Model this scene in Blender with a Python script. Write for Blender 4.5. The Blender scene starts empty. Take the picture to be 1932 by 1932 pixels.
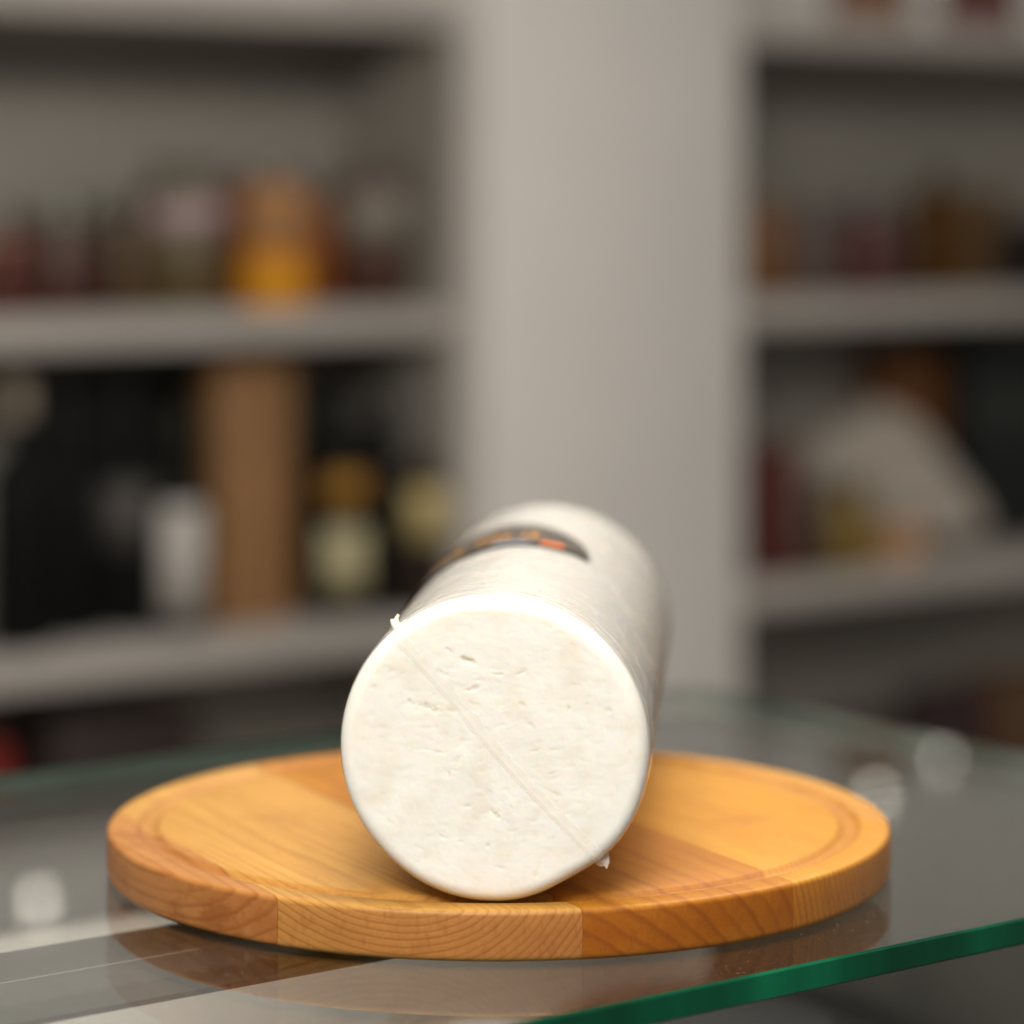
import bpy, bmesh, math, random
from mathutils import Vector, Matrix, noise
random.seed(7)
R = math.radians
scene = bpy.context.scene
C = scene.collection

# ------------------------------------------------------------------ camera
FPX = 5500.0            # focal length in pixels of a 1932 px wide frame
HORIZON = 388.0         # eye level in the same pixels (the camera is level, lens shifted)
EYE = 0.252             # metres above the counter glass
cam = bpy.data.cameras.new('camera')
cam.sensor_fit = 'HORIZONTAL'
cam.sensor_width = 36.0
cam.lens = FPX / 1932.0 * 36.0
cam.shift_y = -(966.0 - HORIZON) / 1932.0
cam.clip_start = 0.05
cam.clip_end = 100
cam.dof.use_dof = True
cam.dof.focus_distance = 0.987
cam.dof.aperture_fstop = 4.1
cam.dof.aperture_blades = 0
cam_ob = bpy.data.objects.new('camera', cam)
C.objects.link(cam_ob)
cam_ob.location = (0, 0, EYE)
cam_ob.rotation_euler = (R(90), 0, 0)
scene.camera = cam_ob

# ------------------------------------------------------------------ light
world = bpy.data.worlds.new('World')
scene.world = world
world.use_nodes = True
bg = world.node_tree.nodes['Background']
bg.inputs['Color'].default_value = (1.0, 0.95, 0.88, 1)
bg.inputs['Strength'].default_value = 0.20

def area(name, loc, target, size, power, col):
    l = bpy.data.lights.new(name, 'AREA')
    l.shape = 'RECTANGLE'
    l.size, l.size_y = size
    l.energy = power
    l.color = col
    o = bpy.data.objects.new(name, l)
    C.objects.link(o)
    o.location = loc
    d = Vector(target) - Vector(loc)
    o.rotation_euler = d.to_track_quat('-Z', 'Y').to_euler()
    return o
area('pendant_panel_lamp', (0.22, 1.02, 1.30), (0.22, 1.02, 0), (0.60, 0.45), 9, (1.0, 0.95, 0.87))
area('ceiling_front_lamp', (-0.35, -0.55, 1.45), (0, 1.2, 0.0), (1.0, 0.7), 62, (1.0, 0.95, 0.87))
area('pillar_fill_light', (0.50, 2.05, 1.10), (0.50, 2.05, 0), (1.5, 1.0), 21, (1.0, 0.94, 0.86))  # unseen fill light added to brighten the pillar and shelves
area('wall_fill_light', (0.55, 2.75, 2.55), (0.55, 2.75, 0), (1.4, 0.5), 9, (1.0, 0.94, 0.86))  # unseen fill light added so the glass mirrors a brighter upper wall

scene.view_settings.view_transform = 'Standard'
scene.view_settings.look = 'None'
scene.view_settings.exposure = 0.0
scene.view_settings.gamma = 1.0
scene.view_settings.use_curve_mapping = False
scene.cycles.use_denoising = True
scene.cycles.max_bounces = 9
scene.cycles.use_adaptive_sampling = True
scene.cycles.adaptive_threshold = 0.025
scene.cycles.transparent_max_bounces = 16
scene.cycles.caustics_reflective = False
scene.cycles.caustics_refractive = False
scene.cycles.sample_clamp_indirect = 6.0

# ------------------------------------------------------------------ helpers
def S(c):           # sRGB 0-255 -> linear
    out = []
    for v in c:
        v /= 255.0
        out.append(v / 12.92 if v <= 0.04045 else ((v + 0.055) / 1.055) ** 2.4)
    return tuple(out) + (1.0,)

def mat(name, col, rough=0.5, metal=0.0, coat=0.0, vary=0.0, scale=8.0, emit=0.0, bump=0.0, bscale=200.0):
    m = bpy.data.materials.new(name)
    m.use_nodes = True
    nt = m.node_tree
    p = nt.nodes['Principled BSDF']
    p.inputs['Base Color'].default_value = col
    p.inputs['Roughness'].default_value = rough
    p.inputs['Metallic'].default_value = metal
    p.inputs['Coat Weight'].default_value = coat
    tc = nt.nodes.new('ShaderNodeTexCoord')
    if vary > 0:
        n = nt.nodes.new('ShaderNodeTexNoise')
        n.inputs['Scale'].default_value = scale
        n.inputs['Detail'].default_value = 4
        nt.links.new(tc.outputs['Object'], n.inputs['Vector'])
        r = nt.nodes.new('ShaderNodeValToRGB')
        r.color_ramp.elements[0].position = 0.3
        r.color_ramp.elements[1].position = 0.7
        r.color_ramp.elements[0].color = tuple(c * (1 - vary) for c in col[:3]) + (1,)
        r.color_ramp.elements[1].color = tuple(min(1, c * (1 + vary)) for c in col[:3]) + (1,)
        nt.links.new(n.outputs['Fac'], r.inputs['Fac'])
        nt.links.new(r.outputs['Color'], p.inputs['Base Color'])
    if bump > 0:
        n2 = nt.nodes.new('ShaderNodeTexNoise')
        n2.inputs['Scale'].default_value = bscale
        nt.links.new(tc.outputs['Object'], n2.inputs['Vector'])
        b = nt.nodes.new('ShaderNodeBump')
        b.inputs['Strength'].default_value = bump
        b.inputs['Distance'].default_value = 0.001
        nt.links.new(n2.outputs['Fac'], b.inputs['Height'])
        nt.links.new(b.outputs['Normal'], p.inputs['Normal'])
    if emit > 0:
        p.inputs['Emission Color'].default_value = col
        p.inputs['Emission Strength'].default_value = emit
    return m

def link(name, me, m=None, parent=None, smooth=None):
    o = bpy.data.objects.new(name, me)
    C.objects.link(o)
    if m is not None:
        me.materials.append(m)
    if parent is not None:
        o.parent = parent
    if smooth is not None:
        for p in me.polygons:
            p.use_smooth = True
        me.set_sharp_from_angle(angle=R(smooth))
    return o

def from_bm(name, bm, m=None, parent=None, smooth=None):
    bmesh.ops.recalc_face_normals(bm, faces=bm.faces[:])
    me = bpy.data.meshes.new(name)
    bm.to_mesh(me)
    bm.free()
    return link(name, me, m, parent, smooth)

def pydata(name, vs, fs, m=None, parent=None, smooth=None, recalc=True):
    me = bpy.data.meshes.new(name)
    me.from_pydata(vs, [], fs)
    me.update()
    if recalc:
        bm = bmesh.new()
        bm.from_mesh(me)
        bmesh.ops.recalc_face_normals(bm, faces=bm.faces[:])
        bm.to_mesh(me)
        bm.free()
    return link(name, me, m, parent, smooth)

def empty(name, loc, rz=0.0):
    o = bpy.data.objects.new(name, None)
    o.empty_display_size = 0.02
    C.objects.link(o)
    o.location = loc
    o.rotation_euler = (0, 0, rz)
    return o

def tag(o, label=None, cat=None, group=None, kind=None):
    if label: o['label'] = label
    if cat: o['category'] = cat
    if group: o['group'] = group
    if kind: o['kind'] = kind
    return o

def lathe(name, prof, m, parent=None, seg=32, smooth=35):
    vs, fs = [], []
    n = len(prof)
    for i in range(seg):
        a = 2 * math.pi * i / seg
        for r, z in prof:
            vs.append((r * math.cos(a), r * math.sin(a), z))
    for i in range(seg):
        j = (i + 1) % seg
        for k in range(n - 1):
            fs.append((i * n + k, j * n + k, j * n + k + 1, i * n + k + 1))
    o = pydata(name, vs, fs, None, parent)
    bm = bmesh.new()
    bm.from_mesh(o.data)
    bmesh.ops.remove_doubles(bm, verts=bm.verts[:], dist=1e-6)
    bmesh.ops.recalc_face_normals(bm, faces=bm.faces[:])
    bm.to_mesh(o.data)
    bm.free()
    o.data.materials.append(m)
    for p in o.data.polygons:
        p.use_smooth = True
    o.data.set_sharp_from_angle(angle=R(smooth))
    return o

def box(name, lo, hi, m, parent=None, bev=0.0):
    bm = bmesh.new()
    bmesh.ops.create_cube(bm, size=1.0)
    for v in bm.verts:
        v.co = Vector([lo[i] + (v.co[i] + 0.5) * (hi[i] - lo[i]) for i in range(3)])
    if bev > 0:
        bmesh.ops.bevel(bm, geom=bm.edges[:], offset=bev, segments=2, affect='EDGES', profile=0.5)
    return from_bm(name, bm, m, parent, 40 if bev > 0 else None)

# directions of the shop: u runs along counter and shelves, v runs into the shelves
TH = R(53.3)
U = Vector((math.sin(TH), math.cos(TH), 0))
V = Vector((-math.cos(TH), math.sin(TH), 0))
RZ = math.atan2(U.y, U.x)          # local x -> u, local y -> v
W0 = Vector(((400 - 966) / FPX * 3.6, 3.6, 0))     # a point on the shelves' front plane

def hit(x, w):                     # s along the shelves of the sight line through column x at depth w
    k = (x - 966) / FPX
    return (k * (W0.y + w * V.y) - W0.x - w * V.x) / (U.x - k * U.y)
def wall(s, w, z):
    return W0 + U * s + V * w + Vector((0, 0, z))
def ydist(x, w):
    return wall(hit(x, w), w, 0).y
def zof(y, d):                     # height seen at row y at distance d
    return EYE - (y - HORIZON) / FPX * d

# ------------------------------------------------------------------ node utilities for the close-up materials
class NT:
    def __init__(self, name):
        self.m = bpy.data.materials.new(name)
        self.m.use_nodes = True
        self.t = self.m.node_tree
        self.t.nodes.clear()
        self.out = self.t.nodes.new('ShaderNodeOutputMaterial')
    def n(self, ty, **kw):
        nd = self.t.nodes.new(ty)
        for k, v in kw.items():
            if k.startswith('_'):
                setattr(nd, k[1:], v)
            else:
                nd.inputs[k.replace('__', ' ')].default_value = v
        return nd
    def l(self, a, b):
        self.t.links.new(a, b)
    def math(self, op, a, b=None, c=None):
        nd = self.t.nodes.new('ShaderNodeMath')
        nd.operation = op
        for i, v in enumerate((a, b, c)):
            if v is None: continue
            if isinstance(v, (int, float)):
                nd.inputs[i].default_value = v
            else:
                self.l(v, nd.inputs[i])
        return nd.outputs[0]
    def ramp(self, fac, stops):
        nd = self.t.nodes.new('ShaderNodeValToRGB')
        cr = nd.color_ramp
        while len(cr.elements) < len(stops):
            cr.elements.new(0.5)
        for e, (p, c) in zip(cr.elements, stops):
            e.position = p
            e.color = c if len(c) == 4 else tuple(c) + (1,)
        self.l(fac, nd.inputs[0])
        return nd.outputs[0]
    def mix(self, fac, a, b, blend='MIX'):
        nd = self.t.nodes.new('ShaderNodeMix')
        nd.data_type = 'RGBA'
        nd.blend_type = blend
        for s, v in ((0, fac), (6, a), (7, b)):
            if isinstance(v, (int, float)):
                nd.inputs[s].default_value = v
            elif isinstance(v, tuple):
                nd.inputs[s].default_value = v
            else:
                self.l(v, nd.inputs[s])
        return nd.outputs[2]
    def noise(self, vec, scale, detail=3, rough=0.5, stretch=None):
        if stretch is not None:
            mp = self.n('ShaderNodeMapping')
            mp.inputs['Scale'].default_value = stretch
            self.l(vec, mp.inputs['Vector'])
            vec = mp.outputs[0]
        nd = self.n('ShaderNodeTexNoise', Scale=scale, Detail=detail, Roughness=rough)
        self.l(vec, nd.inputs['Vector'])
        return nd.outputs['Fac']

# ------------------------------------------------------------------ wood
def make_wood(name, pith, spacing, light, dark, late, wob=0.0012, knot=0.0, seed=0.0, line=1.0):
    """growth rings about a pith line that runs along local y: long grain on top, end grain on the rim"""
    t = NT(name)
    tc = t.n('ShaderNodeTexCoord')
    co = tc.outputs['Object']
    off = t.n('ShaderNodeVectorMath', _operation='ADD')
    t.l(co, off.inputs[0])
    off.inputs[1].default_value = (seed, seed * 1.7, seed * 0.6)
    so = off.outputs[0]
    sep = t.n('ShaderNodeSeparateXYZ')
    t.l(co, sep.inputs[0])
    dx = t.math('SUBTRACT', sep.outputs[0], pith[0])
    dz = t.math('SUBTRACT', sep.outputs[2], pith[1])
    rr = t.math('SQRT', t.math('ADD', t.math('MULTIPLY', dx, dx), t.math('MULTIPLY', dz, dz)))
    wobn = t.noise(so, 1.0, 3, 0.55, (28, 4.5, 28))
    rr = t.math('ADD', rr, t.math('MULTIPLY', t.math('SUBTRACT', wobn, 0.5), wob * 2))
    wob2 = t.noise(so, 1.0, 2, 0.5, (160, 30, 160))
    rr = t.math('ADD', rr, t.math('MULTIPLY', t.math('SUBTRACT', wob2, 0.5), spacing * 0.35))
    ph = t.math('DIVIDE', rr, spacing)
    fr = t.math('FRACT', ph)
    # a soft early wood and a narrow darker late wood line
    lw = t.ramp(fr, [(0.0, (0.55, 0.55, 0.55)), (0.10, (0.0, 0.0, 0.0)), (0.66, (0.20, 0.20, 0.20)), (0.90, (1, 1, 1)), (1.0, (0.6, 0.6, 0.6))])
    # every ring its own depth of colour
    ringid = t.math('FLOOR', ph)
    wn = t.n('ShaderNodeTexWhiteNoise', _noise_dimensions='1D')
    t.l(ringid, wn.inputs['W'])
    lwf = t.math('MULTIPLY', lw, t.math('MULTIPLY_ADD', wn.outputs[0], 0.45, 0.40))
    broad = t.noise(so, 1.0, 4, 0.6, (42, 7, 42))
    base = t.mix(t.ramp(broad, [(0.33, (0, 0, 0)), (0.68, (1, 1, 1))]), light, dark)
    col = t.mix(t.math('MULTIPLY', lwf, 0.75 * line), base, late)
    # fine fibres and pores
    fib = t.noise(so, 1.0, 3, 0.6, (900, 28, 900))
    col = t.mix(t.math('MULTIPLY', t.ramp(fib, [(0.42, (0, 0, 0)), (0.72, (1, 1, 1))]), 0.20), col, late)
    fleck = t.noise(so, 1.0, 1, 0.4, (420, 105, 230))
    col = t.mix(t.math('MULTIPLY', t.ramp(fleck, [(0.66, (0, 0, 0)), (0.74, (1, 1, 1))]), 0.22), col, late)
    if knot > 0:
        kn = t.noise(so, 1.0, 5, 0.65, (60, 30, 60))
        col = t.mix(t.math('MULTIPLY', t.ramp(kn, [(0.50, (0, 0, 0)), (0.62, (1, 1, 1))]), knot), col, late)
    stain = t.noise(so, 38, 4, 0.6)
    col = t.mix(t.math('MULTIPLY', t.ramp(stain, [(0.60, (0, 0, 0)), (0.75, (1, 1, 1))]), 0.30), col, late)
    # end grain drinks more oil: browner, with crisper rings
    sn = t.n('ShaderNodeSeparateXYZ')
    t.l(tc.outputs['Normal'], sn.inputs[0])
    eg = t.math('MULTIPLY', t.math('SUBTRACT', 1.0, t.math('ABSOLUTE', sn.outputs[2])), t.math('MULTIPLY_ADD', t.math('ABSOLUTE', sn.outputs[1]), 0.75, 0.25))
    col = t.mix(t.math('MULTIPLY', eg, 0.85), col, t.mix(1.0, col, (0.64, 0.44, 0.62, 1), 'MULTIPLY'))
    col = t.mix(t.math('MULTIPLY', t.math('MULTIPLY', eg, lwf), 0.60), col, late)
    ray = t.noise(so, 1.0, 1, 0.4, (520, 60, 120))
    col = t.mix(t.math('MULTIPLY', t.math('MULTIPLY', t.ramp(ray, [(0.62, (0, 0, 0)), (0.70, (1, 1, 1))]), eg), 0.40), col, late)
    rad = t.math('SQRT', t.math('ADD', t.math('POWER', sep.outputs[0], 2.0), t.math('POWER', sep.outputs[1], 2.0)))
    gro = t.math('SUBTRACT', 1.0, t.math('MINIMUM', t.math('DIVIDE', t.math('ABSOLUTE', t.math('SUBTRACT', rad, 0.1335)), 0.0050), 1.0))
    top = t.math('GREATER_THAN', sep.outputs[2], 0.008)
    gro = t.math('MULTIPLY', gro, top)
    groove_noise = t.noise(so, 420, 3, 0.65)
    col = t.mix(t.math('MULTIPLY', t.math('MINIMUM', t.math('MULTIPLY', gro, 2.5), 1.0), t.math('MULTIPLY_ADD', groove_noise, 0.6, 0.0)), col, late)  # groove coloured unevenly darker
    p = t.n('ShaderNodeBsdfPrincipled')
    t.l(col, p.inputs['Base Color'])
    rg = t.math('MULTIPLY_ADD', fib, 0.22, 0.36)
    t.l(rg, p.inputs['Roughness'])
    p.inputs['Specular IOR Level'].default_value = 0.28
    torn = t.noise(so, 1200, 2, 0.7)
    h = t.math('ADD', t.math('MULTIPLY', fib, 0.5), t.math('MULTIPLY', lw, 0.35))
    h = t.math('ADD', h, t.math('MULTIPLY', t.math('MULTIPLY', torn, gro), 5.0))
    b = t.n('ShaderNodeBump', Strength=0.55, Distance=0.00016)
    t.l(h, b.inputs['Height'])
    t.l(b.outputs[0], p.inputs['Normal'])
    t.l(p.outputs[0], t.out.inputs[0])
    return t.m

# ------------------------------------------------------------------ glass, film, cheese
def make_glass(name, tint, rough=0.0, f0=0.04):
    t = NT(name)
    lw = t.n('ShaderNodeLayerWeight', Blend=0.5)
    fac = t.math('MULTIPLY_ADD', t.math('POWER', lw.outputs['Facing'], 5.0), 1.0 - f0, f0)
    tr = t.n('ShaderNodeBsdfTransparent', Color=tint)
    gl = t.n('ShaderNodeBsdfGlossy', Roughness=rough)
    gl.inputs['Color'].default_value = (1, 1, 1, 1)
    tc = t.n('ShaderNodeTexCoord')
    # faint smears and dust on the pane
    sm = t.noise(tc.outputs['Object'], 1.0, 4, 0.6, (9, 40, 9))
    t.l(t.math('MULTIPLY_ADD', t.ramp(sm, [(0.42, (0, 0, 0)), (0.75, (1, 1, 1))]), 0.09, rough), gl.inputs['Roughness'])
    mx = t.n('ShaderNodeMixShader')
    t.l(fac, mx.inputs[0])
    t.l(tr.outputs[0], mx.inputs[1])
    t.l(gl.outputs[0], mx.inputs[2])
    du = t.noise(tc.outputs['Object'], 900, 1, 0.5)
    df = t.n('ShaderNodeBsdfDiffuse')
    df.inputs['Color'].default_value = (0.75, 0.73, 0.7, 1)
    mx2 = t.n('ShaderNodeMixShader')
    t.l(t.math('MULTIPLY', t.ramp(du, [(0.71, (0, 0, 0)), (0.78, (1, 1, 1))]), 0.30), mx2.inputs[0])
    t.l(mx.outputs[0], mx2.inputs[1])
    t.l(df.outputs[0], mx2.inputs[2])
    t.l(mx2.outputs[0], t.out.inputs[0])
    return t.m

def make_film(name, streak, painted_streaks=0.04, f0=0.045, rough=0.16):
    t = NT(name)
    tc = t.n('ShaderNodeTexCoord')
    lw = t.n('ShaderNodeLayerWeight', Blend=0.5)
    fac = t.math('MULTIPLY_ADD', t.math('POWER', lw.outputs['Facing'], 5.0), 0.85 - f0, f0)
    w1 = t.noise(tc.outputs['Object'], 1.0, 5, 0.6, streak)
    w2 = t.noise(tc.outputs['Object'], 140, 3, 0.5)
    b = t.n('ShaderNodeBump', Strength=0.8, Distance=0.0018)
    t.l(t.math('ADD', w1, t.math('MULTIPLY', w2, 0.3)), b.inputs['Height'])
    gl = t.n('ShaderNodeBsdfGlossy', Roughness=rough)
    gl.inputs['Color'].default_value = (1, 1, 1, 1)
    t.l(b.outputs[0], gl.inputs['Normal'])
    tr = t.n('ShaderNodeBsdfTransparent', Color=(0.985, 0.98, 0.97, 1))
    mx = t.n('ShaderNodeMixShader')
    t.l(fac, mx.inputs[0])
    t.l(tr.outputs[0], mx.inputs[1])
    t.l(gl.outputs[0], mx.inputs[2])
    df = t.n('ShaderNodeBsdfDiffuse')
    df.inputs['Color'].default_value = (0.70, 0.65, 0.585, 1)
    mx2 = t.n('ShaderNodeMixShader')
    t.l(t.math('MULTIPLY_ADD', t.ramp(w1, [(0.50, (0, 0, 0)), (0.72, (1, 1, 1))]), painted_streaks, painted_streaks * 0.12), mx2.inputs[0])  # grey streaks painted in for reflections at air gaps under the wrap
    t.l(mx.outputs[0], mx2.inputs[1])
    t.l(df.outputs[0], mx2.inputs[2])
    t.l(mx2.outputs[0], t.out.inputs[0])
    return t.m

def make_cheese():
    t = NT('cheese_paste')
    tc = t.n('ShaderNodeTexCoord')
    co = tc.outputs['Object']
    a = t.noise(co, 1.0, 5, 0.62, (55, 55, 95))
    b = t.noise(co, 260, 4, 0.6)
    col = t.mix(t.ramp(a, [(0.34, (0, 0, 0)), (0.66, (1, 1, 1))]), (0.885, 0.857, 0.795, 1), (0.920, 0.904, 0.865, 1))
    col = t.mix(t.math('MULTIPLY', t.ramp(b, [(0.55, (0, 0, 0)), (0.75, (1, 1, 1))]), 0.35), col, (0.93, 0.91, 0.86, 1))
    at = t.n('ShaderNodeAttribute', _attribute_name='whey')
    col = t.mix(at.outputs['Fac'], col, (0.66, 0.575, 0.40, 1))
    p = t.n('ShaderNodeBsdfPrincipled')
    t.l(col, p.inputs['Base Color'])
    p.inputs['Roughness'].default_value = 0.42
    p.inputs['Specular IOR Level'].default_value = 0.35
    p.inputs['Subsurface Weight'].default_value = 0.85
    p.inputs['Subsurface Radius'].default_value = (1.0, 0.75, 0.5)
    p.inputs['Subsurface Scale'].default_value = 0.0042
    h = t.math('ADD', t.math('MULTIPLY', t.noise(co, 330, 4, 0.65), 0.7), t.math('MULTIPLY', t.noise(co, 1100, 2, 0.5), 0.2))
    bp = t.n('ShaderNodeBump', Strength=0.20, Distance=0.0005)
    t.l(h, bp.inputs['Height'])
    t.l(bp.outputs[0], p.inputs['Normal'])
    t.l(p.outputs[0], t.out.inputs[0])
    return t.m

M = {}
M['cheese'] = make_cheese()
M['film'] = make_film('clear_plastic_film', (62, 80, 62), painted_streaks=0.40, f0=0.05, rough=0.14)
M['film_face'] = make_film('tight_plastic_film', (90, 90, 90), painted_streaks=0.03, f0=0.02, rough=0.26)
M['film_fold'] = mat('folded_plastic_film', (0.84, 0.79, 0.71, 1), 0.22, coat=0.4)
M['film_fold'].node_tree.nodes['Principled BSDF'].inputs['Subsurface Weight'].default_value = 0.6
M['film_fold'].node_tree.nodes['Principled BSDF'].inputs['Subsurface Scale'].default_value = 0.002
M['film_fold'].node_tree.nodes['Principled BSDF'].inputs['Alpha'].default_value = 0.75
M['film_seam'] = mat('welded_film_seam', (0.93, 0.90, 0.84, 1), 0.2, coat=0.5)
M['film_seam'].node_tree.nodes['Principled BSDF'].inputs['Alpha'].default_value = 0.32
M['glass'] = make_glass('counter_glass', (0.935, 0.955, 0.942, 1))
M['pane'] = make_glass('front_pane_glass', (0.93, 0.96, 0.95, 1))

def make_glass_edge():
    t = NT('green_glass_edge')
    tc = t.n('ShaderNodeTexCoord')
    nz = t.noise(tc.outputs['Object'], 1.0, 3, 0.5, (14, 1, 1))
    col = t.ramp(nz, [(0.36, (0.0, 0.026, 0.012)), (0.55, (0.0, 0.070, 0.031)), (0.68, (0.002, 0.13, 0.058))])
    p = t.n('ShaderNodeBsdfPrincipled')
    t.l(col, p.inputs['Base Color'])
    p.inputs['Roughness'].default_value = 0.16
    p.inputs['Specular IOR Level'].default_value = 0.5
    t.l(p.outputs[0], t.out.inputs[0])
    return t.m
M['glass_edge'] = make_glass_edge()
M['glass_edge_lit'] = mat('lit_glass_edge', (0.065, 0.095, 0.075, 1), 0.5, vary=0.2, scale=20)  # same glass edge, with light seen through the pane painted in as paler green
M['bar'] = mat('grey_painted_bar', (0.030, 0.029, 0.027, 1), 0.5, vary=0.06, scale=30)
M['bar_line'] = mat('bar_joint_filler', (0.30, 0.26, 0.22, 1), 0.6)
M['case_white'] = mat('white_case_panel', (0.62, 0.58, 0.54, 1), 0.45, vary=0.05, scale=5)
M['case_steel'] = mat('brushed_case_deck', (0.06, 0.06, 0.058, 1), 0.45, metal=0.3, vary=0.1, scale=6)
M['case_grey'] = mat('grey_case_panel', (0.07, 0.066, 0.060, 1), 0.5, vary=0.3, scale=9)
M['case_dark'] = mat('dark_case_rail', (0.022, 0.019, 0.018, 1), 0.4)
M['shelf'] = mat('grey_shelf_laminate', (0.40, 0.37, 0.34, 1), 0.5, vary=0.05, scale=6)
M['shelf_back'] = mat('grey_back_laminate', (0.285, 0.262, 0.23, 1), 0.6, vary=0.06, scale=4)
M['plaster'] = mat('pale_pillar_paint', (0.675, 0.645, 0.610, 1), 0.7, vary=0.03, scale=5, bump=0.2, bscale=160)
M['wallpaint'] = mat('wall_paint', (0.74, 0.72, 0.68, 1), 0.8, vary=0.03)
M['floor'] = mat('floor_tile', (0.25, 0.23, 0.21, 1), 0.5, vary=0.08, scale=3)

# ------------------------------------------------------------------ setting
ZF = -1.05
DEPTH = 0.26
fl = box('floor', (-4, -2, ZF - 0.05), (5, 8, ZF), M['floor'])
tag(fl, kind='structure')
s_pl, s_pr = hit(920, -0.05), hit(1404, -0.05)
bw = box('wall', (-3.2, 0, ZF), (3.6, 0.1, 2.4), M['wallpaint'])
bw.location = wall(0, DEPTH + 0.06, 0)
bw.rotation_euler = (0, 0, RZ)
tag(bw, kind='structure')
pil = empty('pillar', wall(0, 0, ZF), RZ)
tag(pil, 'pale painted square pillar between the two shelving units', 'pillar')
box('shaft', (s_pl, -0.05, 0), (s_pr, DEPTH + 0.05, 3.4), M['plaster'], pil, 0.008)
box('skirting', (s_pl - 0.01, -0.065, 0), (s_pr + 0.01, -0.0505, 0.09), M['shelf'], pil, 0.003)

SZ = {k: zof(590, 3.6) + (2 - k) * 0.4026 for k in range(-1, 6)}   # tops of the shelves, 1 above the frame edge, 2, 3 in view
THK = 0.040
def unit(name, s0, s1, label):
    o = empty(name, wall(0, 0, ZF), RZ)
    tag(o, label, 'shelving')
    for k in range(1, 5):
        box('shelf', (s0 + 0.019, 0, SZ[k] - THK - ZF), (s1 - 0.019, DEPTH - 0.002, SZ[k] - ZF), M['shelf'], o, 0.002)
    box('side_panel', (s0, 0.004, 0), (s0 + 0.018, DEPTH, SZ[1] - THK - ZF - 0.0003), M['shelf'], o)
    box('side_panel', (s1 - 0.018, 0.004, 0), (s1, DEPTH, SZ[1] - THK - ZF - 0.0003), M['shelf_back'], o)
    box('back_panel', (s0 + 0.0005, DEPTH + 0.001, 0), (s1 - 0.0005, DEPTH + 0.014, SZ[1] - THK - ZF - 0.0003), M['shelf_back'], o)
    return o
unit('shelving_unit', s_pl - 1.75, s_pl - 0.003, 'grey open shelving with jars and dark bottles, left of the pillar')
unit('shelving_unit', s_pr + 0.003, s_pr + 1.75, 'grey open shelving with jars and boxes, right of the pillar')

# ------------------------------------------------------------------ goods on the shelves
def lab(o, r, z0, z1, m, a0=-75, a1=75, name='label'):
    vs, fs = [], []
    n = 20
    for i in range(n + 1):
        a = R(-90 + a0 + (a1 - a0) * i / n) - RZ * 0.6
        vs += [(r * math.cos(a), r * math.sin(a), z0), (r * math.cos(a), r * math.sin(a), z1)]
    for i in range(n):
        fs.append((2 * i, 2 * i + 2, 2 * i + 3, 2 * i + 1))
    l = pydata(name, vs, fs, m, o, 60, recalc=False)
    md = l.modifiers.new('thickness', 'SOLIDIFY')
    md.thickness = 0.0006
    md.offset = 1
    return l

MC = {}
def cm(rgb, rough=0.5, coat=0.0):
    k = (tuple(rgb), rough, coat)
    if k not in MC:
        MC[k] = mat('goods_%d_%d_%d' % tuple(rgb), S(rgb), rough, coat=coat, vary=0.18, scale=35)
    return MC[k]

def put(name, x, w, k, label, cat, group=None):
    s = hit(x, w)
    p = wall(s, w, SZ[k] + 0.0006)
    o = empty(name, p, RZ)
    tag(o, label, cat, group)
    return o, p.y / FPX            # metres per pixel there

def jar(x, wpx, hpx, k, body, lid, label, w=0.10, paper=None, span=(0.2, 0.7), base=None, group=None):
    o, sc = put('jar', x, w, k, label, 'jar', group)
    r, h = wpx * sc / 2, hpx * sc
    hl = min(0.022, h * 0.2)
    hb = h - hl
    if base is not None:                       # two-coloured filling: lower part
        hs = hb * 0.42
        lathe('filling', [(0, 0), (r * 0.92, 0), (r, 0.006), (r, hs), (0, hs)], cm(base), o)
        lathe('glass_body', [(0, hs + 0.0004), (r, hs + 0.0004), (r, hb * 0.82), (r * 0.80, hb * 0.94), (r * 0.78, hb), (0, hb)], cm(body), o)
    else:
        lathe('glass_body', [(0, 0), (r * 0.92, 0), (r, 0.006), (r, hb * 0.82), (r * 0.80, hb * 0.94), (r * 0.78, hb), (0, hb)], cm(body), o)
    lathe('lid', [(0, hb + 0.0004), (r * 0.86, hb + 0.0004), (r * 0.88, hb + hl - 0.003), (r * 0.84, h), (0, h)], cm(lid, 0.3, 0.2), o)
    if paper is not None:
        lab(o, r + 0.0006, hb * span[0], hb * span[1], cm(paper, 0.6, 0.0))
    return o

def bottle(x, wpx, hpx, k, glass, caps, label, w=0.10, papers=(), group=None, shoulder=0.60, arc=75):
    o, sc = put('bottle', x, w, k, label, 'bottle', group)
    r, h = wpx * sc / 2, hpx * sc
    rn = min(0.0145, r * 0.42)
    hs = h * shoulder
    prof = [(0, 0.004), (r * 0.5, 0.002), (r * 0.93, 0), (r, 0.006), (r, hs)]
    for i in range(1, 7):
        a = i / 7
        prof.append((rn + (r - rn) * (0.5 + 0.5 * math.cos(math.pi * a)), hs + (h * 0.16) * a))
    prof += [(rn, hs + h * 0.16), (rn, h * 0.86), (0, h * 0.86)]
    lathe('glass_body', prof, cm(glass, 0.55, 0.0), o)
    cm(glass, 0.55, 0.0).node_tree.nodes['Principled BSDF'].inputs['Specular IOR Level'].default_value = 0.15
    lathe('capsule', [(0, h * 0.8602), (rn + 0.0003, h * 0.8602), (rn + 0.001, h - 0.004), (rn * 0.8, h), (0, h)], cm(caps, 0.35, 0.2), o)
    for z0, z1, c in papers:
        lab(o, r + 0.0006, h * z0, h * z1, cm(c, 0.6, 0.0), -arc, arc)
    return o

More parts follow.
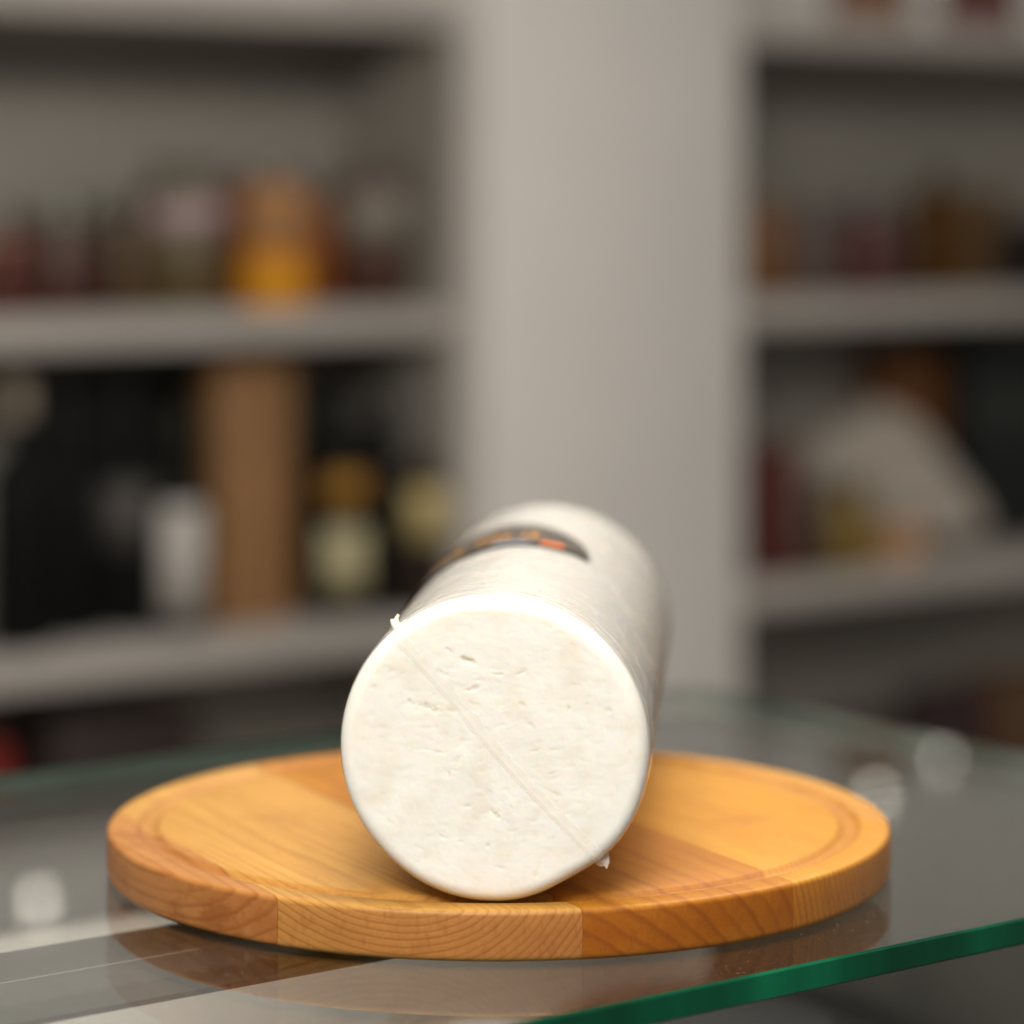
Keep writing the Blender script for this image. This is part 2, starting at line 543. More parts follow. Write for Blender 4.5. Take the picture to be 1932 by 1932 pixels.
def carton(name, x0, x1, ytop, k, col, label, cat='box', w=0.10, deep=0.08, band=None):
    xc = (x0 + x1) / 2
    o, sc = put(name, xc, w, k, label, cat)
    wd = hit(x1, w) - hit(x0, w)
    h = zof(ytop, ydist(xc, w)) - SZ[k]
    box('body', (-wd / 2, -deep / 2, 0), (wd / 2, deep / 2, h), cm(col, 0.55, 0.05), o, 0.002)
    if band:
        box('printed_band', (-wd / 2 + 0.003, -deep / 2 - 0.0012, h * band[0]), (wd / 2 - 0.003, -deep / 2 - 0.0002, h * band[1]), cm(band[2], 0.55, 0.0), o)
    return o

# left unit, upper row (jars)
jar(12, 112, 150, 2, (74, 28, 18), (110, 60, 40), 'short dark red jar at the left frame edge', 0.08)
jar(118, 118, 200, 2, (74, 50, 42), (96, 98, 84), 'brown jar with grey-green lid, second from the left frame edge', 0.11, base=(66, 28, 20))
jar(236, 92, 165, 2, (70, 46, 16), (84, 66, 40), 'narrow dark amber jar beside the olive jar with pink label', 0.12)
jar(346, 150, 278, 2, (96, 88, 66), (84, 80, 68), 'tall olive jar with a pink-white label on its shoulder', 0.10, paper=(160, 138, 140), span=(0.60, 0.84), base=(82, 68, 36))
jar(428, 60, 235, 2, (120, 48, 38), (118, 50, 42), 'narrow red jar squeezed between the pink-labelled and orange jars', 0.17)
jar(514, 138, 262, 2, (176, 108, 36), (92, 82, 66), 'tall orange and yellow jar, brightest on the upper shelf', 0.09, paper=(158, 116, 74), span=(0.55, 0.90), base=(208, 140, 10))
jar(596, 92, 225, 2, (134, 70, 18), (84, 66, 46), 'small burnt-orange jar behind the tall yellow jar', 0.17)
jar(704, 138, 275, 2, (78, 52, 46), (92, 86, 74), 'dark brown jar with a grey label, nearest the pillar on the upper shelf', 0.10, paper=(124, 118, 106), span=(0.50, 0.86), base=(62, 32, 18))
jar(62, 96, 205, 2, (60, 40, 34), (88, 86, 74), 'dark jar behind the two leftmost jars', 0.19)
jar(176, 96, 215, 2, (56, 40, 28), (84, 84, 72), 'dark jar with grey lid behind the narrow amber jar', 0.19)
jar(288, 88, 225, 2, (74, 48, 22), (80, 76, 64), 'amber jar behind the tall olive jar', 0.19)
jar(652, 84, 235, 2, (66, 40, 24), (82, 76, 64), 'dark amber jar between the burnt-orange and dark brown jars', 0.16)
# left unit, middle row (bottles and a wooden box)
bottle(36, 128, 505, 3, (9, 9, 9), (150, 138, 122), 'black bottle with a pale cap at the left frame edge', 0.07, papers=[], shoulder=0.62)
bottle(128, 118, 470, 3, (10, 10, 10), (14, 13, 12), 'plain black bottle between the pale-capped and grey-labelled bottles', 0.11)
bottle(236, 112, 470, 3, (12, 13, 12), (16, 15, 14), 'black bottle with a dim grey label', 0.12, papers=[(0.34, 0.60, (74, 70, 66))])
bottle(338, 104, 430, 3, (16, 18, 12), (30, 34, 22), 'dark bottle with a tall white label beside the wooden box', 0.08, papers=[(0.08, 0.56, (182, 176, 170))], arc=48)
carton('black_filler', 70, 372, 700, 3, (9, 9, 9), 'black box added to darken the gaps behind the dark bottles left of the wooden box', 'box', 0.215, 0.05)  # added box that blackens the gaps between the bottles
carton('wooden_box', 396, 534, 676, 3, (138, 100, 62), 'tall tan wooden bottle box among the dark bottles', 'box', 0.10, 0.05)
bottle(640, 138, 400, 3, (12, 12, 9), (22, 20, 14), 'dark bottle with a yellow neck label and cream label', 0.09, papers=[(0.53, 0.67, (150, 104, 18)), (0.12, 0.42, (180, 170, 132))], shoulder=0.70, arc=36)
bottle(592, 96, 440, 3, (8, 8, 8), (12, 11, 10), 'plain black bottle just right of the wooden box', 0.17)
bottle(690, 92, 350, 3, (9, 9, 9), (14, 12, 10), 'short black bottle between the two cream-labelled bottles', 0.15)
bottle(728, 84, 410, 3, (14, 12, 10), (20, 17, 14), 'slim dark bottle behind two cream-labelled bottles', 0.07)
bottle(800, 100, 330, 3, (44, 34, 28), (92, 84, 76), 'dark bottle with a yellowish label nearest the pillar', 0.035, papers=[(0.42, 0.72, (176, 158, 104))], shoulder=0.74, arc=50)
# left unit, lower row
carton('red_box', -110, -24, 1400, 4, (120, 18, 12), 'red box low on the shelves at the left frame edge', 'box', 0.10, 0.12)
carton('dark_box', 60, 330, 1330, 4, (44, 30, 26), 'dark brown box low on the left shelves', 'box', 0.14, 0.12)
# right unit, top row: only their feet show at the upper frame edge
jar(1640, 150, 110, 1, (120, 80, 52), (110, 90, 60), 'tan jar at the upper frame edge, right shelves', 0.08)
jar(1850, 150, 110, 1, (92, 40, 34), (90, 60, 40), 'reddish jar at the upper frame edge, far right', 0.08)
# right unit, upper row
jar(1440, 96, 198, 2, (108, 70, 34), (96, 80, 58), 'amber-brown jar on the right shelves, hard against the pillar', 0.06)
jar(1535, 104, 172, 2, (84, 68, 62), (84, 72, 66), 'grey-brown jar, second from the pillar on the right shelves', 0.10)
jar(1640, 112, 165, 2, (74, 28, 26), (82, 62, 60), 'squat dark red jar on the right shelves', 0.08)
jar(1590, 90, 175, 2, (58, 38, 34), (70, 62, 54), 'dark brown jar behind the squat dark red jar', 0.17)
jar(1700, 92, 180, 2, (62, 44, 30), (72, 64, 50), 'dull brown jar left of the small amber bottle', 0.16)
bottle(1768, 92, 230, 2, (78, 50, 14), (60, 46, 20), 'small amber bottle on the right shelves', 0.10, shoulder=0.72)
carton('tan_box', 1806, 1882, 362, 2, (92, 70, 46), 'dull tan box beside the small amber bottle', 'box', 0.12, 0.07)
carton('black_box', 1898, 1990, 418, 2, (8, 8, 8), 'black box on the upper right shelf at the frame edge', 'box', 0.07, 0.10)
# right unit, middle row
carton('red_carton', 1416, 1482, 840, 3, (84, 38, 32), 'dull red carton hard against the right side of the pillar', 'box', 0.05, 0.06)
jar(1520, 94, 160, 3, (52, 36, 20), (64, 48, 36), 'dark brown jar beside the dull red carton', 0.05)
jar(1590, 110, 170, 3, (118, 94, 28), (70, 58, 44), 'olive-yellow jar in front of the white slanted display card', 0.05)
jar(1694, 96, 100, 3, (178, 138, 100), (140, 134, 130), 'small peach-coloured jar in front of the white slanted card', 0.05)
def prism_xz(name, pts, y0, y1, m, parent):
    n = len(pts)
    vs = [(x, y0, z) for x, z in pts] + [(x, y1, z) for x, z in pts]
    fs = [tuple(range(n)), tuple(range(2 * n - 1, n - 1, -1))]
    for i in range(n):
        j = (i + 1) % n
        fs.append((i, j, j + n, i + n))
    return pydata(name, vs, fs, m, parent)
o, sc = put('display_card', 1600, 0.085, 3, 'white display card with a slanted right side, on the right shelves', 'display card')
s0 = hit(1600, 0.085)
D = ydist(1600, 0.085)
pts = []
for px_, py_ in ((1540, 1045), (1866, 1000), (1852, 955), (1738, 800), (1672, 762), (1540, 850)):
    d = ydist(px_, 0.085)
    pts.append((hit(px_, 0.085) - s0, max(0, zof(py_, d) - SZ[3] - 0.0006)))
prism_xz('card', pts, 0, 0.03, cm((178, 169, 157), 0.6, 0.0), o)
box('foot', (-0.10, 0.0305, 0), (0.10, 0.07, 0.012), cm((178, 169, 157), 0.6, 0.0), o)
carton('dark_case', 1786, 2010, 632, 3, (12, 18, 16), 'tall dark green-black case on the right shelves at the frame edge', 'box', 0.19, 0.10, band=(0.55, 0.75, (40, 44, 40)))
carton('brown_carton', 1650, 1790, 655, 3, (104, 62, 22), 'brown carton behind the white slanted card', 'box', 0.225, 0.07)
# right unit, lower row
carton('dark_carton', 1500, 1720, 1360, 4, (56, 44, 36), 'dark brown carton low on the right shelves', 'box', 0.14, 0.10)
carton('purple_carton', 1735, 1830, 1300, 4, (52, 34, 38), 'dark purple carton low on the right shelves', 'box', 0.13, 0.10)
carton('orange_carton', 1845, 1990, 1268, 4, (86, 60, 38), 'orange-brown carton low on the right shelves at the frame edge', 'box', 0.10, 0.10)

# small lamps added out of view above the frame so the glass mirrors discs
M['lamp_body'] = mat('added_lamp_housing', (0.35, 0.34, 0.33, 1), 0.4, metal=0.6)
M['lamp_lens'] = mat('added_lamp_lens', (1.0, 0.93, 0.80, 1), 0.4, emit=6.5)
def spot(x, y, w, label):
    s = hit(x, w)
    d = wall(s, w, 0).y
    z = (y - HORIZON) / FPX * d - EYE
    o = empty('added_lamp', wall(s, w, z), RZ)
    tag(o, label, 'lamp', 'small added lamps above the shelves')
    b = lathe('housing', [(0, 0), (0.008, 0), (0.012, 0.02), (0.012, 0.030), (0.0095, 0.030), (0.0095, 0.027), (0, 0.027)], M['lamp_body'], o, 24)
    e = lathe('lens', [(0, 0.0272), (0.0092, 0.0272), (0.008, 0.0295), (0, 0.0302)], M['lamp_lens'], o, 24, 60)
    q = Vector((0, 0, 1)).rotation_difference((Vector((0, 0.9, 0.0)) - wall(s, w, z)).normalized())
    for c in (b, e):
        c.rotation_euler = (Matrix.Rotation(-RZ, 4, 'Z') @ q.to_matrix().to_4x4()).to_euler()
    return o
spot(70, 1695, -0.01, 'small added lamp mirrored in the glass left of the board')
spot(1655, 1497, 0.20, 'small added lamp mirrored in the glass just beyond the board')
spot(1785, 1430, 0.24, 'small added lamp mirrored in the glass at the far right')

# ------------------------------------------------------------------ display counter
FQ = Vector((0.0021, 0.8977, 0))       # a point on the front edge of the glass
cnt = empty('display_counter', FQ + Vector((0, 0, 0)), RZ)
tag(cnt, 'glass-topped display counter with green glass edge carrying the round board', 'counter')
BC = Vector((-0.005, 1.117, 0))         # board centre
sB = (BC - FQ).dot(U)
qBack = (Vector(((640 - 966) / FPX * 1.37, 1.37, 0)) - FQ).dot(V)
corner = Vector(((1335 - 966) / FPX * 1.528, 1.528, 0)) - FQ
sR = corner.dot(U)
qBack = 0.455
GT = 0.0095
bm = bmesh.new()
bmesh.ops.create_cube(bm, size=1.0)
lo, hi = (sB - 1.3, 0.0, -GT), (sR, qBack, 0.0)
for v in bm.verts:
    v.co = Vector([lo[i] + (v.co[i] + 0.5) * (hi[i] - lo[i]) for i in range(3)])
ve = [e for e in bm.edges if abs(e.verts[0].co.z - e.verts[1].co.z) > 0.005]
bmesh.ops.bevel(bm, geom=ve, offset=0.012, segments=5, affect='EDGES', profile=0.5)
he = [e for e in bm.edges if e.is_manifold and abs(e.link_faces[0].normal.z - e.link_faces[1].normal.z) > 0.8]
bmesh.ops.bevel(bm, geom=he, offset=0.0008, segments=1, affect='EDGES', profile=0.5)
bm.normal_update()
for f in bm.faces:
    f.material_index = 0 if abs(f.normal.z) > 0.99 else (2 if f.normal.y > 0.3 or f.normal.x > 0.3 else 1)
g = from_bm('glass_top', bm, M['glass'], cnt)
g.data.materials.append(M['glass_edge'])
g.data.materials.append(M['glass_edge_lit'])
zb = -GT - 0.0006
box('support_bar', (sB - 1.28, 0.126, zb - 0.0020), (sB + 0.05, 0.1712, zb), M['bar'], cnt)
box('support_bar', (sB - 1.28, 0.1722, zb - 0.0020), (sB + 0.05, 0.209, zb - 0.0002), M['bar'], cnt)
box('bar_joint', (sB - 1.28, 0.1713, zb - 0.0018), (sB + 0.05, 0.1721, zb + 0.0002), M['bar_line'], cnt)
QB = 0.42
box('rear_rail', (sB - 1.28, QB, zb - 0.030), (sR - 0.02, QB + 0.02, zb), M['case_dark'], cnt)
box('rear_trim', (sB - 1.28, QB - 0.001, zb - 0.052), (sR - 0.02, QB + 0.0195, zb - 0.0302), M['bar'], cnt)
box('rear_panel', (sB - 1.28, QB + 0.001, -0.60), (sR - 0.02, QB + 0.019, zb - 0.0525), M['case_white'], cnt)
box('deck', (sB - 1.28, 0.0, -0.26), (sR - 0.021, QB, -0.24), M['case_steel'], cnt)
box('front_panel', (sB - 1.28, 0.0, -1.05), (sR - 0.021, 0.02, -0.2605), M['case_white'], cnt)
box('end_panel', (sR - 0.020, 0.012, -1.05), (sR - 0.004, QB + 0.02, -0.1405), M['case_dark'], cnt)
box('end_panel', (sR - 0.020, 0.012, -0.14), (sR - 0.004, QB + 0.02, zb - 0.0003), M['case_grey'], cnt)
case_fill = area('case_fill_light', (0, 0, 0), (0, 0, -1), (1.2, 0.02), 2.3, (1.0, 0.88, 0.80))  # unseen light added to brighten the inside of the case
case_fill.location = FQ + U * (sB - 0.64) + V * 0.165 + Vector((0, 0, zb - 0.010))
case_fill.rotation_euler = (Matrix.Rotation(RZ, 4, 'Z') @ Matrix.Rotation(R(48), 4, 'X')).to_euler()
# goods inside the counter, seen dim and blurred through the glass
def inside(name, s, q, label, cat):
    o = empty(name, FQ + U * s + V * q + Vector((0, 0, -0.2394)), RZ)
    return tag(o, label, cat)
def wheel(s, q, r, h, col, label, top=None):
    o = inside('wheel_of_cheese', s, q, label, 'cheese')
    b = 0.012
    lathe('rind', [(0, 0), (r - b, 0), (r - 0.003, 0.003), (r, b), (r, h - b), (r - 0.003, h - 0.003), (r - b, h), (0, h)], cm(col, 0.5, 0.1), o, 40, 50)
    lathe('sticker', [(0, h + 0.0003), (r * 0.6, h + 0.0003), (r * 0.6, h + 0.0012), (0, h + 0.0012)], cm(top or (150, 140, 130), 0.5, 0.0), o, 32)
wheel(sR - 0.115, 0.30, 0.085, 0.115, (16, 15, 14), 'black-rinded cheese wheel inside the counter, right of the board', (40, 38, 36))

# ------------------------------------------------------------------ wooden board
g_dir = Vector((0.467, -0.884, 0)).normalized()        # along the grain
p_dir = Vector((0.884, 0.467, 0)).normalized()         # across it
brd = empty('round_board', BC + Vector((0, 0, 0.0003)), math.atan2(p_dir.y, p_dir.x))
tag(brd, 'round wooden serving board of glued planks with a carved juice groove', 'board')
BH, BR = 0.0175, 0.1488
prof = [(0.0, 0.0), (0.08, 0.0), (BR - 0.0028, 0.0)]
for i in range(1, 7):
    a = R(90 * i / 6)
    prof.append((BR - 0.0028 + 0.0028 * math.sin(a), 0.0028 - 0.0028 * math.cos(a)))
prof.append((BR + 0.0002, 0.010))
for i in range(0, 6):
    a = R(90 * i / 5)
    prof.append((BR - 0.0020 + 0.0020 * math.cos(a), BH - 0.0020 + 0.0020 * math.sin(a)))
GC, GW, GD = 0.1335, 0.0042, 0.0024
prof.append((GC + GW + 0.0006, BH))
for i in range(0, 9):
    x = GW * (1 - i / 4)
    prof.append((GC + x, BH - GD * math.sqrt(max(0, 1 - (x / GW) ** 2)) - (0.0002 if i in (0, 8) else 0)))
prof += [(GC - GW - 0.0006, BH), (0.10, BH), (0.05, BH), (0.0, BH)]
bounds = [-0.2, -0.126, -0.043, 0.040, 0.123, 0.2]
Lt, Dk, La = (0.60, 0.318, 0.068, 1), (0.53, 0.25, 0.042, 1), (0.27, 0.085, 0.014, 1)
woods = [
    make_wood('beech_plank_a', (-0.155, 0.030), 0.0040, (0.50, 0.235, 0.062, 1), (0.41, 0.165, 0.036, 1), La, 0.004, 0.6, 3.1),
    make_wood('beech_plank_b', (-0.098, 0.045), 0.0024, Lt, (0.50, 0.262, 0.055, 1), La, 0.0022, 0.0, 1.3, 0.8),
    make_wood('beech_plank_c', (-0.085, -0.075), 0.0068, (0.51, 0.215, 0.014, 1), (0.42, 0.150, 0.008, 1), (0.25, 0.07, 0.008, 1), 0.0045, 0.15, 5.7),
    make_wood('beech_plank_d', (0.205, 0.052), 0.0030, (0.62, 0.300, 0.028, 1), (0.56, 0.245, 0.018, 1), La, 0.0014, 0.0, 8.3),
    make_wood('beech_plank_e', (0.17, -0.06), 0.0032, Lt, Dk, La, 0.002, 0.0, 11.9),
]
SEG = 288
for k in range(5):
    vs, fs = [], []
    n = len(prof)
    bm = bmesh.new()
    rows = []
    for i in range(SEG):
        a = 2 * math.pi * i / SEG
        rows.append([bm.verts.new((r * math.cos(a), r * math.sin(a), z)) for r, z in prof])
    for i in range(SEG):
        j = (i + 1) % SEG
        for q in range(n - 1):
            bm.faces.new((rows[i][q], rows[j][q], rows[j][q + 1], rows[i][q + 1]))
    bmesh.ops.remove_doubles(bm, verts=bm.verts[:], dist=1e-7)
    gap = 0.0001
    for pos, sgn in ((bounds[k] + gap, -1), (bounds[k + 1] - gap, 1)):
        if abs(pos) > 0.15:
            continue
        res = bmesh.ops.bisect_plane(bm, geom=bm.verts[:] + bm.edges[:] + bm.faces[:], plane_co=(pos, 0, 0), plane_no=(sgn, 0, 0), clear_outer=True, dist=1e-7)
        ce = [e for e in res['geom_cut'] if isinstance(e, bmesh.types.BMEdge)]
        bmesh.ops.triangle_fill(bm, use_beauty=True, edges=ce)
    from_bm('plank', bm, woods[k], brd, 38)

# ------------------------------------------------------------------ the cheese log
YAW = -math.atan2(0.0224, 0.300)
CR = 0.0517
CL = 0.305
chz = empty('cheese_log', (-0.0063, 0.977, BH + 0.0006), YAW)
tag(chz, 'white cheese log in clear film with dark label, lying on the round board', 'cheese')
ZC = CR - 0.0003

def outline(th):
    """radius factor of the slightly slumped log at polar angle th (0 = right, 90 = up)"""
    d = math.degrees(th)
    d = (d + 180) % 360 - 180
    f = 1.0 + 0.006 * math.cos(2 * th) + 0.003 * math.sin(3 * th + 0.7)
    f -= 0.026 * math.exp(-((d + 60) / 15.0) ** 2)
    f += 0.006 * math.exp(-((d + 30) / 14.0) ** 2)
    f -= 0.006 * math.exp(-((d + 135) / 20.0) ** 2)
    return f

PITS = []      # (x, z, depth mm, length, width, angle)
for cx, cy, dep, ln, wd, an in (
    (845, 515, 2.2, 34, 12, 25), (815, 500, 1.0, 22, 10, 40), (730, 455, 1.3, 16, 6, 40), (690, 580, 0.9, 34, 10, 25), (640, 550, 0.7, 20, 9, 60),
    (600, 760, 1.2, 46, 15, 12), (520, 740, 1.1, 20, 9, 50), (650, 790, 0.9, 26, 12, 0), (870, 662, 1.1, 36, 11, -20), (990, 585, 1.1, 30, 10, 5),
    (1135, 570, 0.9, 24, 8, -25), (1030, 860, 1.1, 12, 10, 0), (1385, 765, 0.9, 14, 11, 70), (1600, 772, 0.9, 20, 9, 8), (1480, 742, 0.5, 18, 8, 0),
    (1320, 1232, 1.2, 18, 11, 20), (980, 1345, 1.3, 34, 11, 45), (820, 1305, 0.8, 22, 9, 10), (945, 1522, 0.9, 12, 8, 80), (1210, 995, 0.7, 30, 10, -12),
    (1310, 992, 0.6, 26, 6, -6), (650, 1010, 0.7, 36, 9, 15), (560, 1000, 0.6, 22, 8, 5), (780, 1060, 0.8, 14, 28, 10), (730, 1140, 0.8, 10, 18, 0),
    (1130, 745, 0.7, 20, 12, 30), (1180, 860, 0.6, 26, 12, 40), (420, 570, 0.7, 24, 12, 0), (310, 660, 0.7, 20, 14, 30), (1070, 1310, 0.7, 16, 8, 60),
    (1300, 1120, 0.6, 20, 8, -10), (400, 1400, 0.5, 26, 10, 10), (700, 1480, 0.7, 30, 9, 20), (790, 1500, 0.6, 18, 8, 0), (1010, 1640, 0.6, 24, 8, 15),
    (1430, 640, 0.5, 18, 8, 0), (1720, 1000, 0.6, 8, 12, 0), (1210, 1660, 0.7, 10, 36, 10), (905, 620, 0.7, 14, 8, 0), (480, 940, 0.5, 12, 8, 0)):
    PITS.append(((cx - 974) / 843 * CR, -(cy - 999) / 843 * CR, dep * 0.00036, ln / 843 * CR, wd / 843 * CR, R(-an)))

def fnoise(x, y, z, s):
    return noise.noise(Vector((x * s, y * s, z * s)))
def pit_depth(x, z):
    d = 0.0
    for px, pz, dep, ln, wd, an in PITS:
        dx, dz = x - px, z - pz
        if abs(dx) > 0.006 or abs(dz) > 0.006:
            continue
        ca, sa = math.cos(an), math.sin(an)
        a = (dx * ca + dz * sa) / ln * 0.9
        b = (-dx * sa + dz * ca) / wd
        rr = a * a + b * b
        rr = rr * 0.55 + 1.1 * fnoise(x, 3.3, z, 420) + 0.7 * fnoise(x, 8.1, z, 1000)
        if rr < 3.0:
            d += dep * math.exp(-max(0, rr) * 2.2)
    return d

RB = 0.0048
def log_rows(kind):
    """rows of (radius, y) from the face centre along the side to the far end"""
    rows = []
    if kind == 'cheese':
        nf = 150
        for i in range(nf + 1):
            rows.append(('f', (CR - RB) * i / nf, 0.0))
        for i in range(1, 15):
            a = R(90 * i / 14)
            rows.append(('b', CR - RB + RB * math.sin(a), RB - RB * math.cos(a)))
        for i in range(1, 61):
            rows.append(('s', CR, RB + (CL - 2 * RB) * i / 60))
    else:
        for i in range(5):
            rows.append(('f', (CR - RB) * i / 4, 0.0))
        for i in range(1, 11):
            a = R(90 * i / 10)
            rows.append(('b', CR - RB + RB * math.sin(a), RB - RB * math.cos(a)))
        for i in range(1, 131):
            rows.append(('s', CR, RB + (CL - 2 * RB) * (i / 130) ** 1.25))
    for i in range(1, 9):
        a = R(90 * i / 8)
        rows.append(('e', CR - RB + RB * math.cos(a), CL - RB + RB * math.sin(a)))
    rows.append(('e', 0.02, CL))
    rows.append(('e', 0.0004, CL))
    return rows

def build_log(name, kind, seg, off, m):
    rows = log_rows(kind)
    vs, fs, whey = [], [], []
    if kind == 'cheese':
        rows = rows[1:]
    for t, r, y in rows:
        for i in range(seg):
            th = 2 * math.pi * i / seg
            f = outline(th)
            x, z = r * f * math.cos(th), r * f * math.sin(th)
            yy, w = y, 0.0
            if kind == 'cheese':
                if t in ('f', 'b'):
                    low = fnoise(x, 0.0, z, 55) * 0.00030 + fnoise(x, 1.7, z, 130) * 0.00015 + fnoise(x, 2.9, z * 1.3, 260) * 0.00008
                    mid = fnoise(x, 4.4, z * 1.5, 330)
                    cr = fnoise(x, 9.4, z, 800)
                    zone = 0.5 + 0.5 * fnoise(x, 6.0, z, 40)
                    crumb = -max(0.0, mid - 0.12) * 0.0004 * zone + cr * 0.00004
                    k = 1.0 if t == 'f' else max(0.0, 1 - (r - (CR - RB)) / RB)
                    pd = pit_depth(x, z)
                    yy += k * (low - crumb + pd)
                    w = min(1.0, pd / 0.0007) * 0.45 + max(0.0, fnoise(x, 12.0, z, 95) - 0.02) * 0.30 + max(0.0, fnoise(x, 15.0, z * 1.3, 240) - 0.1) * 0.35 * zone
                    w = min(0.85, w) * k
                else:
                    rr = 1.0 + fnoise(x, yy, z, 30) * 0.006 + fnoise(x, yy, z, 120) * 0.0025
                    x, z = x * rr, z * rr
            else:
                rr = 1.0
                if t == 's':
                    e = math.exp(-((y - 0.016) / 0.010) ** 2)
                    ring = noise.noise(Vector((y * 420 + 1.5 * math.sin(th * 2 + 1), th * 2.2, 0.0)))
                    ring2 = noise.noise(Vector((y * 1100, th * 3.1, 5.0)))
                    long_ = noise.noise(Vector((y * 24 + th * 1.2, th * 9.0, 3.0)))
                    rr += e * (0.011 * abs(ring) + 0.004 * ring2) + 0.007 * abs(long_) * min(1, y / 0.03) + 0.002 * abs(fnoise(x, y * 0.4, z, 160))
                    dd = math.degrees(th)
                    dd = (dd + 180) % 360 - 180
                    rr += 0.014 * math.exp(-((dd + 4) / 22.0) ** 2) * min(1, y / 0.04)   # the film stands off along the right flank
                x, z = x * rr, z * rr
                nl = math.hypot(x, z) or 1
                if t in ('f',):
                    yy -= off
                elif t == 'e':
                    yy += off
                    x += x / nl * off; z += z / nl * off
                else:
                    c = (r - (CR - RB)) / RB if t == 'b' else 1.0
                    x += x / nl * off * c; z += z / nl * off * c
                    yy -= off * (1 - c)
            z = max(z, -CR + 0.0004 + (0.0 if kind == 'cheese' else -0.0003))
            vs.append((x, yy, z + ZC))
            whey.append(w)
    n = len(rows)
    for k in range(n - 1):
        for i in range(seg):
            j = (i + 1) % seg
            fs.append((k * seg + i, k * seg + j, (k + 1) * seg + j, (k + 1) * seg + i))
    fs.append(tuple(range(seg - 1, -1, -1)))
    fs.append(tuple((n - 1) * seg + i for i in range(seg)))
    o = pydata(name, vs, fs, m, chz, 60)
    if kind == 'cheese':
        at = o.data.attributes.new('whey', 'FLOAT', 'POINT')
        at.data.foreach_set('value', whey)
    return o
build_log('cheese_paste', 'cheese', 420, 0.0, M['cheese'])
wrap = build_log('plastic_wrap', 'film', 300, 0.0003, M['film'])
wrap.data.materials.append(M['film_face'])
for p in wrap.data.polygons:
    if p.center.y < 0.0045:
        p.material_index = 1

# welded seam across the face: a narrow raised ribbon from rim to rim
def face_y(r):
    r = r / CR
    rin = 1 - RB / CR
    if r <= rin: return 0.0
    q = min(1.0, (r - rin) * CR / RB)
    return RB - RB * math.sqrt(max(0, 1 - q * q))
A, B = Vector((-0.700, 0.775)) * CR * 0.965, Vector((0.700, -0.742)) * CR * 0.965
dirv = (B - A).normalized()
nrm = Vector((-dirv.y, dirv.x))
vs, fs = [], []
NS = 120
cross = [(-0.0013, 0.00032), (-0.0004, 0.00040), (0.0, 0.00058), (0.0004, 0.00042), (0.0026, 0.00032)]
for i in range(NS + 1):
    t = i / NS
    c = A.lerp(B, t)
    wig = 0.0007 * math.sin(t * 7.0 + 0.4) + 0.00025 * noise.noise(Vector((t * 30, 0, 0)))
    wsc = 1.0 + 0.5 * noise.noise(Vector((t * 14, 4, 0)))
    hs = 0.8 + 0.35 * noise.noise(Vector((t * 22, 9, 0)))
    for o_, h in cross:
        q = c + nrm * (wig + o_ * wsc)
        vs.append((q.x, face_y(q.length) - h * hs, q.y + ZC))
m_ = len(cross)
for i in range(NS):
    for k in range(m_ - 1):
        fs.append((i * m_ + k, i * m_ + k + 1, (i + 1) * m_ + k + 1, (i + 1) * m_ + k))
pydata('seam', vs, fs, M['film_seam'], wrap, 70, recalc=False)

# the two crumpled film corners where the seam leaves the rim
def tube(bm, pts, rad, seg=10, flat=1.0):
    rings = []
    for i, p in enumerate(pts):
        d = (Vector(pts[min(i + 1, len(pts) - 1)]) - Vector(pts[max(i - 1, 0)])).normalized()
        side = d.cross(Vector((0, 1, 0))).normalized()
        up = side.cross(d)
        ring = []
        for k in range(seg):
            a = 2 * math.pi * k / seg
            jit = 1 + 0.22 * noise.noise(Vector((p[0] * 900, p[2] * 900, k * 0.9)))
            ring.append(bm.verts.new(Vector(p) + (side * math.cos(a) + up * math.sin(a) * flat) * rad[i] * jit))
        rings.append(ring)
    for i in range(len(rings) - 1):
        for k in range(seg):
            bm.faces.new((rings[i][k], rings[i][(k + 1) % seg], rings[i + 1][(k + 1) % seg], rings[i + 1][k]))
    bm.faces.new(rings[0][::-1])
    bm.faces.new(rings[-1])
def P2(nx, nz, y):
    return (nx * CR, y, nz * CR + ZC)
bm = bmesh.new()
tube(bm, [P2(-0.60, 0.72, 0.0055), P2(-0.645, 0.775, 0.0058), P2(-0.672, 0.815, 0.0062), P2(-0.690, 0.845, 0.0066)], [0.0016, 0.0017, 0.0012, 0.0006], flat=0.7)
tube(bm, [P2(-0.640, 0.775, 0.0066), P2(-0.650, 0.825, 0.0072), P2(-0.643, 0.856, 0.0078), P2(-0.628, 0.880, 0.0083)], [0.0017, 0.0015, 0.0009, 0.0008], flat=0.6)
tube(bm, [P2(-0.610, 0.780, 0.0070), P2(-0.575, 0.820, 0.0082), P2(-0.540, 0.846, 0.0092)], [0.0013, 0.0010, 0.0006], flat=0.6)
fc = from_bm('film_corner', bm, M['film_fold'], wrap, 60)
ctr = Vector(P2(-0.655, 0.755, 0.006)) if fc.data.vertices[0].co.x < 0 else Vector(P2(0.700, -0.715, 0.006))
for v in fc.data.vertices:
    v.co = ctr + (v.co - ctr) * 0.78
md = fc.modifiers.new('fuse', 'REMESH')
md.mode = 'VOXEL'
md.voxel_size = 0.0003
md.use_smooth_shade = True
md = fc.modifiers.new('relax', 'SMOOTH')
md.factor = 0.5
md.iterations = 2
bm = bmesh.new()
tube(bm, [P2(0.655, -0.690, 0.0050), P2(0.700, -0.725, 0.0056), P2(0.725, -0.755, 0.0060), P2(0.738, -0.785, 0.0062), P2(0.738, -0.805, 0.0062)], [0.0020, 0.0018, 0.0012, 0.0008, 0.0005], flat=0.6)
